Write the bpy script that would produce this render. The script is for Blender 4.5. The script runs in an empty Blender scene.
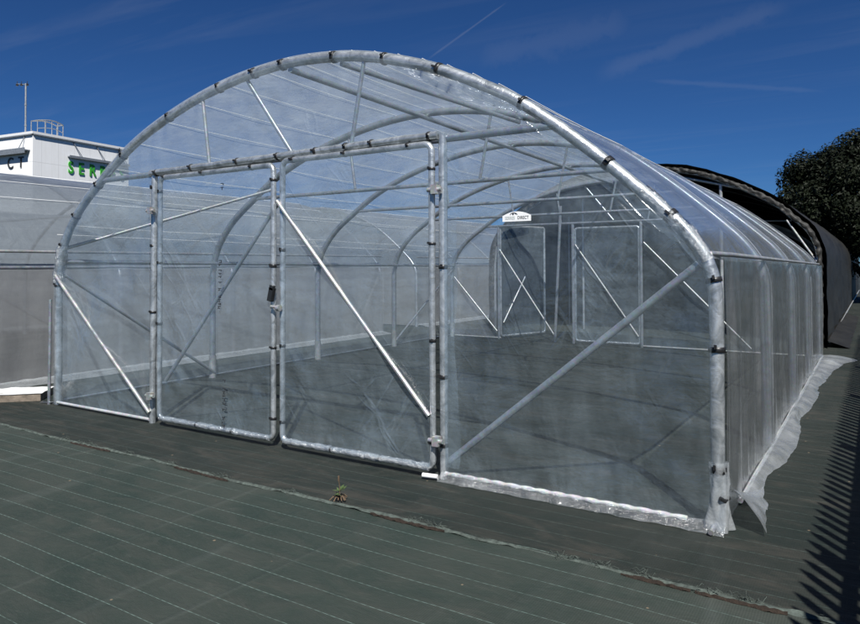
import bpy, math, random
from mathutils import Vector, Matrix, noise
from math import sin, cos, pi, radians

random.seed(7)
S = bpy.context.scene
COL = S.collection
V = Vector

# ------------------------------------------------------------------ helpers
class MB:
    """collects shapes; build() links them as ONE mesh object"""
    def __init__(s): s.v = []; s.f = []; s.sm = []
    def add(s, vs, fs, smooth=True):
        o = len(s.v); s.v += [tuple(v) for v in vs]
        for f in fs: s.f.append(tuple(i + o for i in f)); s.sm.append(smooth)
    def tube(s, pts, r, n=10, rf=None, caps=True):
        pts = [V(p) for p in pts]; vs = []; fs = []; m = len(pts); up = None
        for i, p in enumerate(pts):
            t = (pts[min(i+1, m-1)] - pts[max(i-1, 0)]).normalized()
            if up is None:
                a = V((0, 0, 1)) if abs(t.z) < .9 else V((0, 1, 0))
                up = t.cross(a).normalized()
            up = (up - t * up.dot(t)).normalized(); w = t.cross(up)
            for k in range(n):
                a = 2*pi*k/n; rr = rf(i, a) if rf else r
                vs.append(p + (up*cos(a) + w*sin(a))*rr)
        for i in range(m-1):
            for k in range(n):
                k2 = (k+1) % n
                fs.append((i*n+k, i*n+k2, (i+1)*n+k2, (i+1)*n+k))
        s.add(vs, fs)
        if caps:
            s.add(vs[:n], [tuple(range(n))[::-1]], False); s.add(vs[-n:], [tuple(range(n))], False)
    def box(s, c, d, R=None):
        c = V(c); x, y, z = d[0]/2, d[1]/2, d[2]/2
        vs = [V(q) for q in [(-x,-y,-z),(x,-y,-z),(x,y,-z),(-x,y,-z),(-x,-y,z),(x,-y,z),(x,y,z),(-x,y,z)]]
        if R is not None: vs = [R @ q for q in vs]
        s.add([c+q for q in vs], [(0,3,2,1),(4,5,6,7),(0,1,5,4),(1,2,6,5),(2,3,7,6),(3,0,4,7)], False)
    def grid(s, fn, nu, nv, smooth=True):
        vs = [fn(i/nu, j/nv) for j in range(nv+1) for i in range(nu+1)]
        fs = [(j*(nu+1)+i, j*(nu+1)+i+1, (j+1)*(nu+1)+i+1, (j+1)*(nu+1)+i) for j in range(nv) for i in range(nu)]
        s.add(vs, fs, smooth)
    def build(s, name, mat, parent=None, loc=None):
        me = bpy.data.meshes.new(name); me.from_pydata(s.v, [], s.f)
        me.polygons.foreach_set('use_smooth', s.sm); me.materials.append(mat); me.update()
        o = bpy.data.objects.new(name, me); COL.objects.link(o)
        if loc is not None: o.location = loc
        if parent is not None: o.parent = parent
        return o

def tag(o, label=None, cat=None, group=None, kind=None):
    for k, v in (('label', label), ('category', cat), ('group', group), ('kind', kind)):
        if v: o[k] = v
    return o
def thing(name, label, cat, loc=(0,0,0), group=None):
    o = bpy.data.objects.new(name, None); COL.objects.link(o); o.location = loc
    o.empty_display_size = .2
    return tag(o, label, cat, group)
def copy_tree(o, parent=None):
    c = o.copy(); COL.objects.link(c)
    if parent is not None: c.parent = parent
    for ch in list(o.children): copy_tree(ch, c)
    return c
def nz(x, y=0, z=0): return noise.noise(V((x, y, z)))
def catmull(pts, n):
    out = []
    P = [V(p) for p in pts]; P = [2*P[0]-P[1]] + P + [2*P[-1]-P[-2]]
    for i in range(1, len(P)-2):
        a, b, c, d = P[i-1:i+3]
        for k in range(n):
            t = k/n
            out.append(.5*((2*b)+(c-a)*t+(2*a-5*b+4*c-d)*t*t+(3*b-a-3*c+d)*t**3))
    out.append(P[-2].copy()); return out
def resample(pts, step):
    out = [pts[0].copy()]; acc = 0
    L = sum((pts[i+1]-pts[i]).length for i in range(len(pts)-1)); n = max(2, round(L/step)); st = L/n
    need = st
    for i in range(len(pts)-1):
        a, b = pts[i], pts[i+1]; l = (b-a).length
        while acc + l >= need - 1e-9 and len(out) < n:
            out.append(a.lerp(b, (need-acc)/l)); need += st
        acc += l
    out.append(pts[-1].copy()); return out

# ------------------------------------------------------------------ materials
def newmat(name):
    m = bpy.data.materials.new(name); m.use_nodes = True
    nt = m.node_tree; nt.nodes.clear()
    out = nt.nodes.new('ShaderNodeOutputMaterial')
    return m, nt, out
class N:
    def __init__(s, nt): s.nt = nt
    def __call__(s, t, ins=None, **kw):
        n = s.nt.nodes.new('ShaderNode'+t)
        for k, v in kw.items(): setattr(n, k, v)
        for k, v in (ins or {}).items():
            if hasattr(v, 'is_output') or isinstance(v, bpy.types.NodeSocket): s.nt.links.new(v, n.inputs[k])
            else: n.inputs[k].default_value = v
        return n
    def noise(s, vec, scale, detail=4, rough=.55, dist=0):
        return s('TexNoise', {'Vector': vec, 'Scale': scale, 'Detail': detail, 'Roughness': rough, 'Distortion': dist}).outputs['Fac']
    def map(s, vec, sc=(1,1,1), rot=(0,0,0), loc=(0,0,0)):
        return s('Mapping', {'Vector': vec, 'Scale': sc, 'Rotation': rot, 'Location': loc}).outputs[0]
    def rng(s, v, a, b, c, d, smooth=False):
        n = s('MapRange', {'Value': v, 'From Min': a, 'From Max': b, 'To Min': c, 'To Max': d})
        if smooth: n.interpolation_type = 'SMOOTHSTEP'
        return n.outputs[0]
    def math(s, op, a, b=0., c=None):
        n = s.nt.nodes.new('ShaderNodeMath'); n.operation = op
        for i, x in enumerate((a, b) if c is None else (a, b, c)):
            if isinstance(x, bpy.types.NodeSocket): s.nt.links.new(x, n.inputs[i])
            else: n.inputs[i].default_value = x
        return n.outputs[0]
    def mix(s, f, a, b, bt='MIX'):
        n = s.nt.nodes.new('ShaderNodeMix'); n.data_type = 'RGBA'; n.blend_type = bt
        for k, x in ((0, f), (6, a), (7, b)):
            if isinstance(x, bpy.types.NodeSocket): s.nt.links.new(x, n.inputs[k])
            else: n.inputs[k].default_value = x if k == 0 else (*x, 1)
        return n.outputs[2]
    def bump(s, h, strength, dist=.01):
        return s('Bump', {'Height': h, 'Strength': strength, 'Distance': dist}).outputs[0]

def coords(n): return n('TexCoord').outputs['Object']

def mat_plain(name, c, rough=.6, metal=0., var=.25, scale=12, bump=0., spec=.5):
    m, nt, out = newmat(name); n = N(nt); co = coords(n)
    f = n.noise(co, scale, 5)
    lo = tuple(x*(1-var) for x in c); hi = tuple(min(1, x*(1+var)) for x in c)
    col = n.mix(n.rng(f, .3, .7, 0, 1), lo, hi)
    b = n('BsdfPrincipled', {'Base Color': col, 'Roughness': rough, 'Metallic': metal, 'Specular IOR Level': spec})
    if bump: nt.links.new(n.bump(n.noise(co, scale*3, 6), bump), b.inputs['Normal'])
    nt.links.new(b.outputs[0], out.inputs[0]); return m

def mat_film(name, haze=.1, hvar=.06, tint=(.95,.975,1.), rough=.12, bscale=3., bstr=.35, stretch=(1,1,1), rot=(0,0,0), col=(.66,.80,.94), refl=1.5, trans=.4, crinkle=.5, milky=0.):
    """clear polythene: mostly see-through, a little milky in brushed streaks, glossy with creases"""
    m, nt, out = newmat(name); n = N(nt); co = coords(n)
    vec = n.map(co, stretch, rot)
    f1 = n.noise(vec, bscale, 5, .6, .6)
    f2 = n.noise(n.map(co, (1,1,1), (.3,.5,.2)), bscale*6, 4, .6, .3)
    # sharp creases: ridged noise where the film has been folded or pulled
    rd = n.noise(n.map(n.map(co, (1,1,1), (0,.7,0)), (1.6,1.6,.22)), 2.4, 3, .5, .5)
    ridge = n.rng(n.math('ABSOLUTE', n.math('SUBTRACT', rd, .5)), 0, .03, 1, 0)
    rd2 = n.noise(n.map(n.map(co, (1,1,1), (0,-.55,0)), (1.5,1.5,.2)), 3.4, 3, .5, .6)
    ridge2 = n.rng(n.math('ABSOLUTE', n.math('SUBTRACT', rd2, .5)), 0, .022, 1, 0)
    msk = n.rng(n.noise(co, 1.1, 3), .5, .68, 0, 1)
    ridge = n.math('MULTIPLY', n.math('MAXIMUM', ridge, ridge2), msk)
    h = n.math('ADD', f1, n.math('MULTIPLY', f2, .22))
    h = n.math('ADD', h, n.math('MULTIPLY', ridge, .30*crinkle))
    nor = n.bump(h, bstr, .06)
    st1 = n.noise(n.map(co, (.7,.7,3.4), (.35,.75,.2)), 2.2, 7, .68, .8)
    st2 = n.noise(n.map(co, (2.6,2.6,.6), (-.3,-.45,.3)), 1.7, 7, .7, .6)
    streak = n.math('MULTIPLY', n.math('ADD', st1, st2), .5)
    fac = n.rng(streak, .40, .64, haze-hvar, haze+hvar)
    fac = n.math('ADD', fac, n.math('MULTIPLY', ridge, .07*crinkle))  # creases also whitened in colour, standing in for sun glints
    zc = n('SeparateXYZ', {0: co}).outputs[2]
    splash = n.math('MULTIPLY', n.rng(zc, .02, .38, 1, 0, True), n.rng(n.noise(n.map(co, (1.2,1.2,.5)), 6, 6, .7), .38, .7, 0, 1))
    fac = n.math('ADD', fac, n.math('MULTIPLY', splash, .12))     # dirt splashed up from the ground
    d = n('BsdfDiffuse', {'Color': (*col, 1), 'Normal': nor}); t = n('BsdfTranslucent', {'Color': (*col, 1), 'Normal': nor})  # bluish col puts sky reflection into the milky colour
    dt = n('MixShader', {0: trans, 1: d.outputs[0], 2: t.outputs[0]})
    tr = n('BsdfTransparent', {'Color': (*tint, 1)})
    a = n('MixShader', {0: fac, 1: tr.outputs[0], 2: dt.outputs[0]})
    g = n('BsdfGlossy', {'Color': (1,1,1,1), 'Roughness': rough, 'Normal': nor})
    lw = n('LayerWeight', {'Blend': .5}); fac2 = n.math('POWER', lw.outputs['Facing'], 3.6)
    fac2 = n.math('MULTIPLY', n.math('MULTIPLY_ADD', fac2, .75, .06), refl/1.5)
    e = n('MixShader', {0: fac2, 1: a.outputs[0], 2: g.outputs[0]})
    nt.links.new(e.outputs[0], out.inputs[0]); return m

def mat_galv(name, base=(.62,.64,.66), rough=.38, metal=.75, bump=.15):
    m, nt, out = newmat(name); n = N(nt); co = coords(n)
    f = n.noise(co, 9, 6, .65); f2 = n('TexVoronoi', {'Vector': co, 'Scale': 55.}).outputs['Color']
    col = n.mix(n.rng(f, .3, .7, 0, 1), tuple(x*.72 for x in base), base)
    col = n.mix(.12, col, f2, 'OVERLAY')
    b = n('BsdfPrincipled', {'Base Color': col, 'Roughness': n.rng(f, .3, .7, rough-.1, rough+.12), 'Metallic': metal,
                            'Normal': n.bump(f, bump, .01)})
    nt.links.new(b.outputs[0], out.inputs[0]); return m

def mat_wrap(name):
    """galvanised pipe seen through the film wrapped round it"""
    m, nt, out = newmat(name); n = N(nt); co = coords(n)
    f = n.noise(n.map(co, (1,1,1), (.4,.2,.3)), 8, 6, .65, 1.0); g = n.noise(co, 38, 4, .6, .5)
    col = n.mix(n.rng(f, .36, .64, 0, 1), (.30,.33,.345), (.68,.71,.72))
    h = n.math('ADD', f, n.math('MULTIPLY', g, .3))
    b = n('BsdfPrincipled', {'Base Color': col, 'Roughness': .34, 'Metallic': .66, 'Coat Weight': .8, 'Coat Roughness': .1,
                            'Normal': n.bump(h, .3, .02), 'Coat Normal': n.bump(h, .5, .02)})
    nt.links.new(b.outputs[0], out.inputs[0]); return m

def mat_fabric(name, dusty=0., lum=1.):
    """woven ground cover: dark green-black tape cloth with pale marker threads every 16 cm"""
    m, nt, out = newmat(name); n = N(nt); co = coords(n)
    xyz = n('SeparateXYZ', {0: co}); X, Y = xyz.outputs[0], xyz.outputs[1]
    big = n.noise(n.map(co, (1,1,1)), .7, 6, .6, .4)
    mid = n.noise(n.map(co, (1,2.2,1), (0,0,.3)), 3.2, 6, .62, .6)
    fine = n.noise(n.map(co, (14,90,1)), 2.2, 3, .6)
    weave = n('TexWave', {'Vector': n.map(co, (1,1,1)), 'Scale': 26., 'Distortion': .6, 'Detail': 1.}, bands_direction='X').outputs['Fac']
    weave2 = n('TexWave', {'Vector': n.map(co, (1,1,1)), 'Scale': 60., 'Distortion': .4, 'Detail': 1.}, bands_direction='Y').outputs['Fac']
    col = n.mix(n.rng(big, .35, .68, 0, 1), (.019,.034,.026), (.046,.058,.046))
    col = n.mix(n.rng(mid, .42, .75, 0, .6), col, (.053,.058,.048))
    fold = n.noise(n.map(co, (1.,.12,1), (0,0,.25)), 1.1, 4, .55, .3)
    fold = n.rng(n.math('ABSOLUTE', n.math('SUBTRACT', fold, .5)), 0, .035, 1, 0)
    col = n.mix(n.math('MULTIPLY', fold, n.rng(big, .4, .6, .05, .35)), col, (.085,.10,.088))
    scuff = n.noise(n.map(co, (2.2,5,1), (0,0,.6)), 2.6, 7, .75, 1.2)
    col = n.mix(n.rng(scuff, .56, .74, 0, .3), col, (.095,.10,.085))
    col = n.mix(n.math('MULTIPLY', n.rng(fine, .45, .75, 0, .6), 1.), col, (.05,.06,.054))
    col = n.mix(n.math('MULTIPLY', n.math('MULTIPLY', weave, weave2), .45), col, (.008,.013,.012))
    # dust trodden in
    dn = n.noise(n.map(co, (.8,2.6,1), (0,0,-.15)), 1.5, 8, .74, .9)
    col = n.mix(n.rng(dn, .6-.09*dusty, .78, 0, .20+.3*dusty), col, (.165,.145,.115))
    # marker threads along X
    wob = n.math('MULTIPLY', n.math('SUBTRACT', n.noise(n.map(co, (.35,.3,1)), 1., 2), .5), .06)
    yy = n.math('ADD', n.math('ADD', Y, wob), .012)
    fr = n.math('ABSOLUTE', n.math('SUBTRACT', n.math('FRACT', n.math('DIVIDE', yy, .1625)), .5))
    line = n.rng(fr, .005, .017, 1, 0)
    dash = n('TexWave', {'Vector': co, 'Scale': 6.5, 'Distortion': 1.2, 'Detail': 2.}, bands_direction='X').outputs['Fac']
    worn = n.rng(n.noise(n.map(co, (.9,3,1)), 1.7, 5, .7), .33, .52, .12, 1)
    line = n.math('MULTIPLY', n.math('MULTIPLY', line, n.rng(dash, .1, .6, .45, 1)), worn)
    col = n.mix(n.math('MULTIPLY', line, .62), col, (.20,.29,.25))
    col = n.mix(1., col, (lum, lum*.97, lum*1.0), 'MULTIPLY')
    # bits of debris
    vo = n('TexVoronoi', {'Vector': co, 'Scale': 4.2, 'Randomness': 1.}).outputs['Distance']
    col = n.mix(n.rng(vo, .028, .042, .7, 0), col, (.26,.20,.13))
    h = n.math('ADD', n.math('ADD', n.math('MULTIPLY', mid, 1.), n.math('MULTIPLY', fold, .25)), n.math('MULTIPLY', n.math('MULTIPLY', weave, weave2), .035))
    b = n('BsdfPrincipled', {'Base Color': col, 'Roughness': n.rng(mid, .3, .7, .62, .85), 'Specular IOR Level': .3, 'Normal': n.bump(h, .5, .03)})
    nt.links.new(b.outputs[0], out.inputs[0]); return m

def mat_net(name, c=(.012,.011,.010), trans=.04):
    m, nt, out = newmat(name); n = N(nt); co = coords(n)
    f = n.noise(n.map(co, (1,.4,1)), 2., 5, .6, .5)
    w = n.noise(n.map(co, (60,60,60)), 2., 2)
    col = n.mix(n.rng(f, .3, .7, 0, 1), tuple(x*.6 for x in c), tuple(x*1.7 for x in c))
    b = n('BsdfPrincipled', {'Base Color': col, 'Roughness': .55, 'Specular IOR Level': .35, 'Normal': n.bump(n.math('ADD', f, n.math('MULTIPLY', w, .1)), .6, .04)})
    tr = n('BsdfTransparent', {})
    mx = n('MixShader', {0: trans, 1: b.outputs[0], 2: tr.outputs[0]})
    nt.links.new(mx.outputs[0], out.inputs[0]); return m

def mat_wall(name):
    m, nt, out = newmat(name); n = N(nt); co = coords(n)
    st = n.noise(n.map(co, (3,3,.25)), 2.2, 6, .65)
    f = n.noise(co, 1.1, 5)
    col = n.mix(n.rng(st, .42, .75, 0, .45), (.90,.90,.89), (.74,.725,.69))
    col = n.mix(n.rng(f, .5, .8, 0, .3), col, (.82,.82,.80))
    xs = n('SeparateXYZ', {0: co})
    jt = n.math('ABSOLUTE', n.math('SUBTRACT', n.math('FRACT', n.math('DIVIDE', xs.outputs[0], 1.15)), .5))
    jz = n.math('ABSOLUTE', n.math('SUBTRACT', n.math('FRACT', n.math('DIVIDE', n.math('ADD', xs.outputs[2], .3), 2.4)), .5))
    jm = n.math('MAXIMUM', n.rng(jt, .006, .016, 1, 0), n.rng(jz, .004, .010, 1, 0))
    col = n.mix(n.math('MULTIPLY', jm, .35), col, (.35,.35,.34))
    b = n('BsdfPrincipled', {'Base Color': col, 'Roughness': .6, 'Normal': n.bump(st, .1, .02)})
    nt.links.new(b.outputs[0], out.inputs[0]); return m

def mat_leaf(name, a, b_):
    m, nt, out = newmat(name); n = N(nt); co = coords(n)
    f = n.noise(co, 1.3, 3); g = n.noise(co, 23, 2)
    col = n.mix(n.rng(n.math('ADD', n.math('MULTIPLY', f, .5), n.math('MULTIPLY', g, .5)), .35, .65, 0, 1), a, b_)
    p = n('BsdfPrincipled', {'Base Color': col, 'Roughness': .6, 'Specular IOR Level': .15})
    nt.links.new(p.outputs[0], out.inputs[0]); return m

M = dict(
    gable=mat_film('film_gable', .155, .06, bscale=2.2, bstr=.4, rough=.2, crinkle=1., col=(.68,.80,.87)),
    film=mat_film('film_front', .10, .055, bscale=2.6, bstr=.4, rough=.2, crinkle=1., col=(.67,.81,.89)),
    dfilm=mat_film('film_door', .14, .06, bscale=2.6, bstr=.4, rough=.2, crinkle=1., col=(.66,.81,.90)),
    lfilm=mat_film('film_left_wall', .17, .06, bscale=1.8, bstr=.3, rough=.2, crinkle=.3, stretch=(1,2,.5), col=(.68,.78,.83)),
    side=mat_film('film_side', .25, .08, bscale=1.6, bstr=.3, stretch=(1,2.0,.45), rough=.2, refl=1.5, col=(.66,.68,.69), crinkle=.4),
    roof=mat_film('film_roof', .42, .10, bscale=1.6, bstr=.4, rough=.1, refl=1.6, col=(.76,.81,.80), trans=.55),
    skirt=mat_film('film_skirt', .42, .12, bscale=5, bstr=.4, rough=.25, refl=1.3, col=(.66,.69,.70), crinkle=.5),
    flap=mat_film('film_folded', .52, .12, bscale=5, bstr=.5, rough=.2, refl=1.6, col=(.70,.73,.75), crinkle=.8),
    apron=mat_film('film_apron', .13, .12, bscale=9, bstr=.8, rough=.14, refl=2.4, col=(.74,.78,.80), crinkle=.8),
    wrapfilm=mat_film('film_crumpled', .36, .30, bscale=14, bstr=.8, rough=.16, refl=3., col=(.8,.83,.84)),
    nfilm=mat_film('film_neighbour', .58, .10, bscale=1.6, bstr=.4, stretch=(1,1.5,1), rough=.3, tint=(.84,.88,.92), col=(.33,.365,.385), crinkle=.2, trans=.4),
    nwall=mat_film('film_neighbour_wall', .60, .07, bscale=1.2, bstr=.2, stretch=(1,1.5,1), rough=.3, tint=(.86,.88,.9), col=(.46,.462,.458), crinkle=.2, refl=1., trans=.45),
    galv=mat_galv('galvanised_steel', (.47,.50,.53), .36, .7),
    galvl=mat_galv('bright_galvanised_steel', (.54,.545,.53), .4, .55),
    wrap=mat_wrap('film_wrapped_pipe'),
    clip=mat_plain('black_plastic_clip', (.018,.018,.019), .4),
    black=mat_plain('black_steel', (.02,.021,.022), .35),
    cord=mat_plain('white_cord', (.82,.83,.82), .5, var=.08),
    fabric=mat_fabric('woven_ground_cover', 1.15, .50),
    fabric2=mat_fabric('woven_ground_cover_near', .0),
    hem=mat_plain('frayed_cloth_edge', (.066,.082,.071), .9, var=.5, scale=30, bump=.5),
    soil=mat_plain('bare_soil', (.022,.014,.009), .95, var=.5, scale=40, bump=.8),
    net=mat_net('shade_net_unlit', (.0045,.005,.006), .0),  # same net as it looks in the shade, darkness put into the colour
    netlit=mat_net('shade_net_sunlit', (.017,.0165,.0145), .0),  # same net as it looks in the sun, paler by colour
    wall=mat_wall('white_cladding'),
    trim=mat_plain('white_roof_trim', (.74,.74,.73), .5, var=.1),
    canopy=mat_plain('grey_canopy', (.17,.19,.215), .5),
    green=mat_plain('green_lettering', (.045,.34,.03), .5, var=.08),
    dark=mat_plain('dark_lettering', (.03,.032,.035), .5),
    white=mat_plain('white_enamel', (.86,.86,.85), .4, var=.04),
    lightgrey=mat_plain('grey_lettering', (.42,.47,.45), .5, var=.06),
    rail=mat_galv('white_clip_rail', (.62,.63,.63), .35, .25, .3),
    stonetop=mat_plain('white_slab', (.70,.70,.68), .7, var=.15, bump=.3),
    stone=mat_plain('weathered_block', (.19,.155,.12), .9, var=.4, bump=.6),
    leaf=mat_leaf('dark_evergreen_leaf', (.004,.0065,.003), (.014,.019,.009)),
    bark=mat_plain('bark', (.07,.055,.04), .9, var=.4, bump=.6),
    weedleaf=mat_leaf('weed_leaf', (.05,.085,.03), (.10,.13,.055)),
    weeddry=mat_plain('dry_weed', (.11,.075,.045), .9, var=.4),
    fence=mat_plain('green_fence_paint', (.03,.06,.045), .45),
    pale=mat_plain('pale_off_white', (.55,.55,.52), .8, var=.25, scale=5),
)

# ------------------------------------------------------------------ camera, world, sun
f, pit, yaw, rol, CX, CY_, PY = 692.608, -.0217, .5709, -.0044, .8159, -4.482, 250.27
fw = V((-sin(yaw)*cos(pit), cos(yaw)*cos(pit), -sin(pit))); rt = V((cos(yaw), sin(yaw), 0)); up = rt.cross(fw)
r2 = rt*cos(rol) + up*sin(rol); u2 = -rt*sin(rol) + up*cos(rol)
cam = bpy.data.cameras.new('camera'); co_ = bpy.data.objects.new('camera', cam); COL.objects.link(co_)
mt = Matrix((r2, u2, -fw)).transposed().to_4x4(); mt.translation = (CX, CY_, 1.6); co_.matrix_world = mt
cam.sensor_width = 36; cam.lens = 36*f/860; cam.shift_y = -(312-PY)/860; cam.clip_end = 2000; cam.clip_start = .05
S.camera = co_

SUN_EL = radians(49.6); sd = V((.607*cos(SUN_EL), -.794*cos(SUN_EL), sin(SUN_EL))).normalized()
sl = bpy.data.lights.new('sun', 'SUN'); sl.energy = 5.0; sl.angle = radians(.53); sl.color = (1, .98, .94)
so = bpy.data.objects.new('sun', sl); COL.objects.link(so); so.rotation_euler = sd.to_track_quat('Z', 'Y').to_euler(); so.location = (8, -10, 20)

W = bpy.data.worlds.new('World'); S.world = W; W.use_nodes = True
nt = W.node_tree; nt.nodes.clear(); n = N(nt)
wo = nt.nodes.new('ShaderNodeOutputWorld')
sky = n('TexSky'); sky.sky_type = 'NISHITA'; sky.sun_disc = False; sky.sun_elevation = SUN_EL
sky.sun_rotation = math.atan2(sd.x, sd.y); sky.air_density = .8; sky.dust_density = .0; sky.ozone_density = 6.0; sky.altitude = 200
gen = n('TexCoord').outputs['Generated']
sep = n('SeparateXYZ', {0: gen})
zz = n.math('MAXIMUM', sep.outputs[2], .04)
px = n.math('DIVIDE', sep.outputs[0], zz); py = n.math('DIVIDE', sep.outputs[1], zz)
pl = n('CombineXYZ', {0: px, 1: py, 2: 0.}).outputs[0]     # flat high cloud layer
wisps = n.noise(n.map(pl, (.35,2.6,1), (0,0,-1.25)), 1.3, 8, .6, .7)
patch = n.noise(pl, .45, 3)
cl = n.math('MULTIPLY', n.rng(wisps, .46, .85, 0, .075), n.rng(patch, .42, .62, 0, 1))
WC = cl
for nv, md, lim, wd, am in (((.3488,.506,-.7888),(-.4679,.8233,.3213),.9976,.0020,.10),((.1937,.3278,-.9247),(-.1995,.936,.29),.9915,.018,.06),((-.2028,.198,-.959),(-.151,.9613,.2304),.9935,.005,.05),((.0391,.3422,-.9388),(-.3648,.8796,.3055),.9935,.03,.05)):
    dn1 = n.math('ABSOLUTE', n('VectorMath', {0: gen, 1: nv}, operation='DOT_PRODUCT').outputs['Value'])
    dm1 = n('VectorMath', {0: gen, 1: md}, operation='DOT_PRODUCT').outputs['Value']
    wv_ = n.math('MULTIPLY', n.rng(n.noise(gen, 26., 5, .65), .3, .7, .25, 1.2), wd)
    tr_ = n.math('MULTIPLY', n.rng(n.math('DIVIDE', dn1, wv_), .1, 1.3, am, 0, True), n.rng(dm1, lim, lim+(1-lim)*.6, 0, 1, True))
    WC = n.math('MAXIMUM', WC, n.math('MULTIPLY', tr_, .7))
skyc = n.mix(1., sky.outputs[0], (.29,.545,.84), 'MULTIPLY')
WORLD_MIX = n.mix(WC, skyc, (8.,8.4,9.))
bg = n('Background', {'Color': WORLD_MIX, 'Strength': .053})
nt.links.new(bg.outputs[0], wo.inputs[0])
vs_ = S.view_settings; S.display_settings.display_device = 'sRGB'; vs_.view_transform = 'Standard'; vs_.look = 'None'; vs_.exposure = .38; vs_.gamma = 1; vs_.use_curve_mapping = False
cy = S.cycles; cy.transparent_max_bounces = 48; cy.max_bounces = 10; cy.diffuse_bounces = 3; cy.glossy_bounces = 4; cy.transmission_bounces = 6
cy.caustics_reflective = False; cy.caustics_refractive = False; cy.sample_clamp_indirect = 4

# ------------------------------------------------------------------ tunnel geometry shared by all clear tunnels
PROF = [(-7.23,0),(-7.23,.7),(-7.23,1.35),(-7.215,1.58),(-7.10,1.90),(-6.82,2.235),(-6.42,2.525),(-5.978,2.805),(-5.447,3.04),(-4.817,3.235),(-4.175,3.36),(-3.534,3.404),(-2.957,3.364),(-2.486,3.268),(-1.965,3.097),(-1.535,2.895),(-1.27,2.745),(-.99,2.54),(-.714,2.315),(-.47,2.10),(-.33,1.97),(-.19,1.83),(-.075,1.67),(-.02,1.53),(0,1.35),(0,.7),(0,0)]
prof = resample(catmull([(x, 0, z) for x, z in PROF], 8), .06)
NP = len(prof)
EL = min(range(NP//2), key=lambda i: abs(prof[i].z-1.64)); ER = min(range(NP//2, NP), key=lambda i: abs(prof[i].z-1.62))
pn = []
for i in range(NP):
    t = (prof[min(i+1, NP-1)]-prof[max(i-1, 0)]).normalized(); pn.append(V((-t.z, 0, t.x)))
def arch_z(x):
    for i in range(EL, ER):
        if prof[i].x <= x <= prof[i+1].x:
            return prof[i].z + (x-prof[i].x)/(prof[i+1].x-prof[i].x+1e-9)*(prof[i+1].z-prof[i].z)
    return 1.6
def arch_x(z, right):
    rg = range(NP//2, NP-1) if right else range(0, NP//2)
    for i in rg:
        a, b = prof[i], prof[i+1]
        if min(a.z, b.z) <= z <= max(a.z, b.z): return a.x + (z-a.z)/(b.z-a.z+1e-9)*(b.x-a.x)
    return 0 if right else -7.23
LEN = 8.956; BAY = LEN/4
def off(pt, y): return V((pt.x, y, pt.z))
def near(x, z): return min(range(NP), key=lambda i: (prof[i].x-x)**2+(prof[i].z-z)**2)

# ------------------------------------------------------------------ near polytunnel
T = thing('polytunnel', 'large clear film polytunnel with galvanised hoops and closed double doors filling the foreground', 'polytunnel')
# hoops
def wrapr(r, seed, amp=.08):
    return lambda i, a: r*(1 + amp*nz(i*.35+seed, cos(a)*1.2, sin(a)*1.2) + amp*.5*nz(i*1.1, cos(a)*2+seed, sin(a)*2))
mb = MB(); mb.tube([off(p, 0) for p in prof], .047, 14, wrapr(.043, 3, .1)); front_hoop = mb.build('hoop', M['wrap'], T)
front_hoop['label'] = 'front hoop wrapped in film held by black clips'
for k in range(1, 5):
    mb = MB(); mb.tube([off(p, BAY*k) for p in prof], .044, 10); mb.build('hoop', M['galv'], T)
# clips: dark bands round the front hoop with bolt lugs
def band(pt, tdir, r, w, out):
    mb = MB(); t = V(tdir).normalized()
    mb.tube([V(pt)-t*w/2, V(pt)-t*w*.45, V(pt)+t*w*.45, V(pt)+t*w/2], r, 14, lambda i, a: r*(1.0 if 0 < i < 3 else .93))
    o = V(out).normalized()
    R = Matrix((t.cross(o), t, o)).transposed()
    mb.box(V(pt)+o*(r+.004), (.016, w*.8, .018), R)
    return mb
for x, z in [(-6.457,2.511),(-6.907,2.173),(-7.15,1.858),(-7.25,1.399),(-5.978,2.815),(-5.228,3.18),(-4.438,3.378),(-3.995,3.414),(-3.619,3.418),(-3.012,3.371),(-2.476,3.265),(-1.965,3.099),(-1.279,2.759),(-.633,2.303),(-.214,1.917),(-.02,1.50),(0,1.067),(0,.384)]:
    i = near(x, z); t = prof[min(i+1, NP-1)]-prof[i-1]
    rr = .050+random.uniform(0, .004)
    band(off(prof[i], 0), t, rr, random.choice([.026,.03,.034,.04]), V((random.uniform(-.4,.4), -.9, .3))).build('clip', M['clip'], front_hoop)
# purlins, eave rails, cords, roof braces
def tubes(name, pts, r, mat=None, parent=T, n=8):
    mb = MB(); mb.tube(pts, r, n); return mb.build(name, M[mat or 'galv'], parent)
tubes('purlin', [(-3.53, 0, 3.345), (-3.53, LEN, 3.345)], .03)
tubes('purlin', [(-7.16, 0.05, 1.66), (-7.16, LEN, 1.66)], .026)
tubes('eave_rail', [(-.03, .0, 1.665), (.012, .5, 1.665), (.012, LEN, 1.665)], .016, 'galvl')
tubes('brace', [(-2.96, .02, 3.31), (-2.36, BAY, 3.16)], .024)
tubes('brace', [(-7.12, .03, 1.82), (-6.05, BAY, 2.66)], .02, 'galvl')
tubes('brace', [(-7.19, .05, 1.50), (-7.19, BAY, .08)], .022)
tubes('brace', [(-7.19, BAY*3, .12), (-7.19, LEN, 1.60)], .022)
ci = EL; arc = 0; cords = []
acc = 0
for i in range(EL+1, ER):
    acc += (prof[i]-prof[i-1]).length
    if acc > (.43 if prof[i].x < -3.6 else .24): acc = 0; cords.append(i) if prof[i].x < -1.1 else None
for i in cords:
    p = prof[i]+pn[i]*.052
    pts = [V((p.x, LEN*j/32, p.z-.012*sin(pi*((j/8) % 1)))) for j in range(33)]
    tubes('cord', pts, .0036, 'cord', n=5)
tubes('cord', [(-7.275, LEN*j/16, 1.98) for j in range(17)], .0045, 'cord', n=5)
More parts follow.
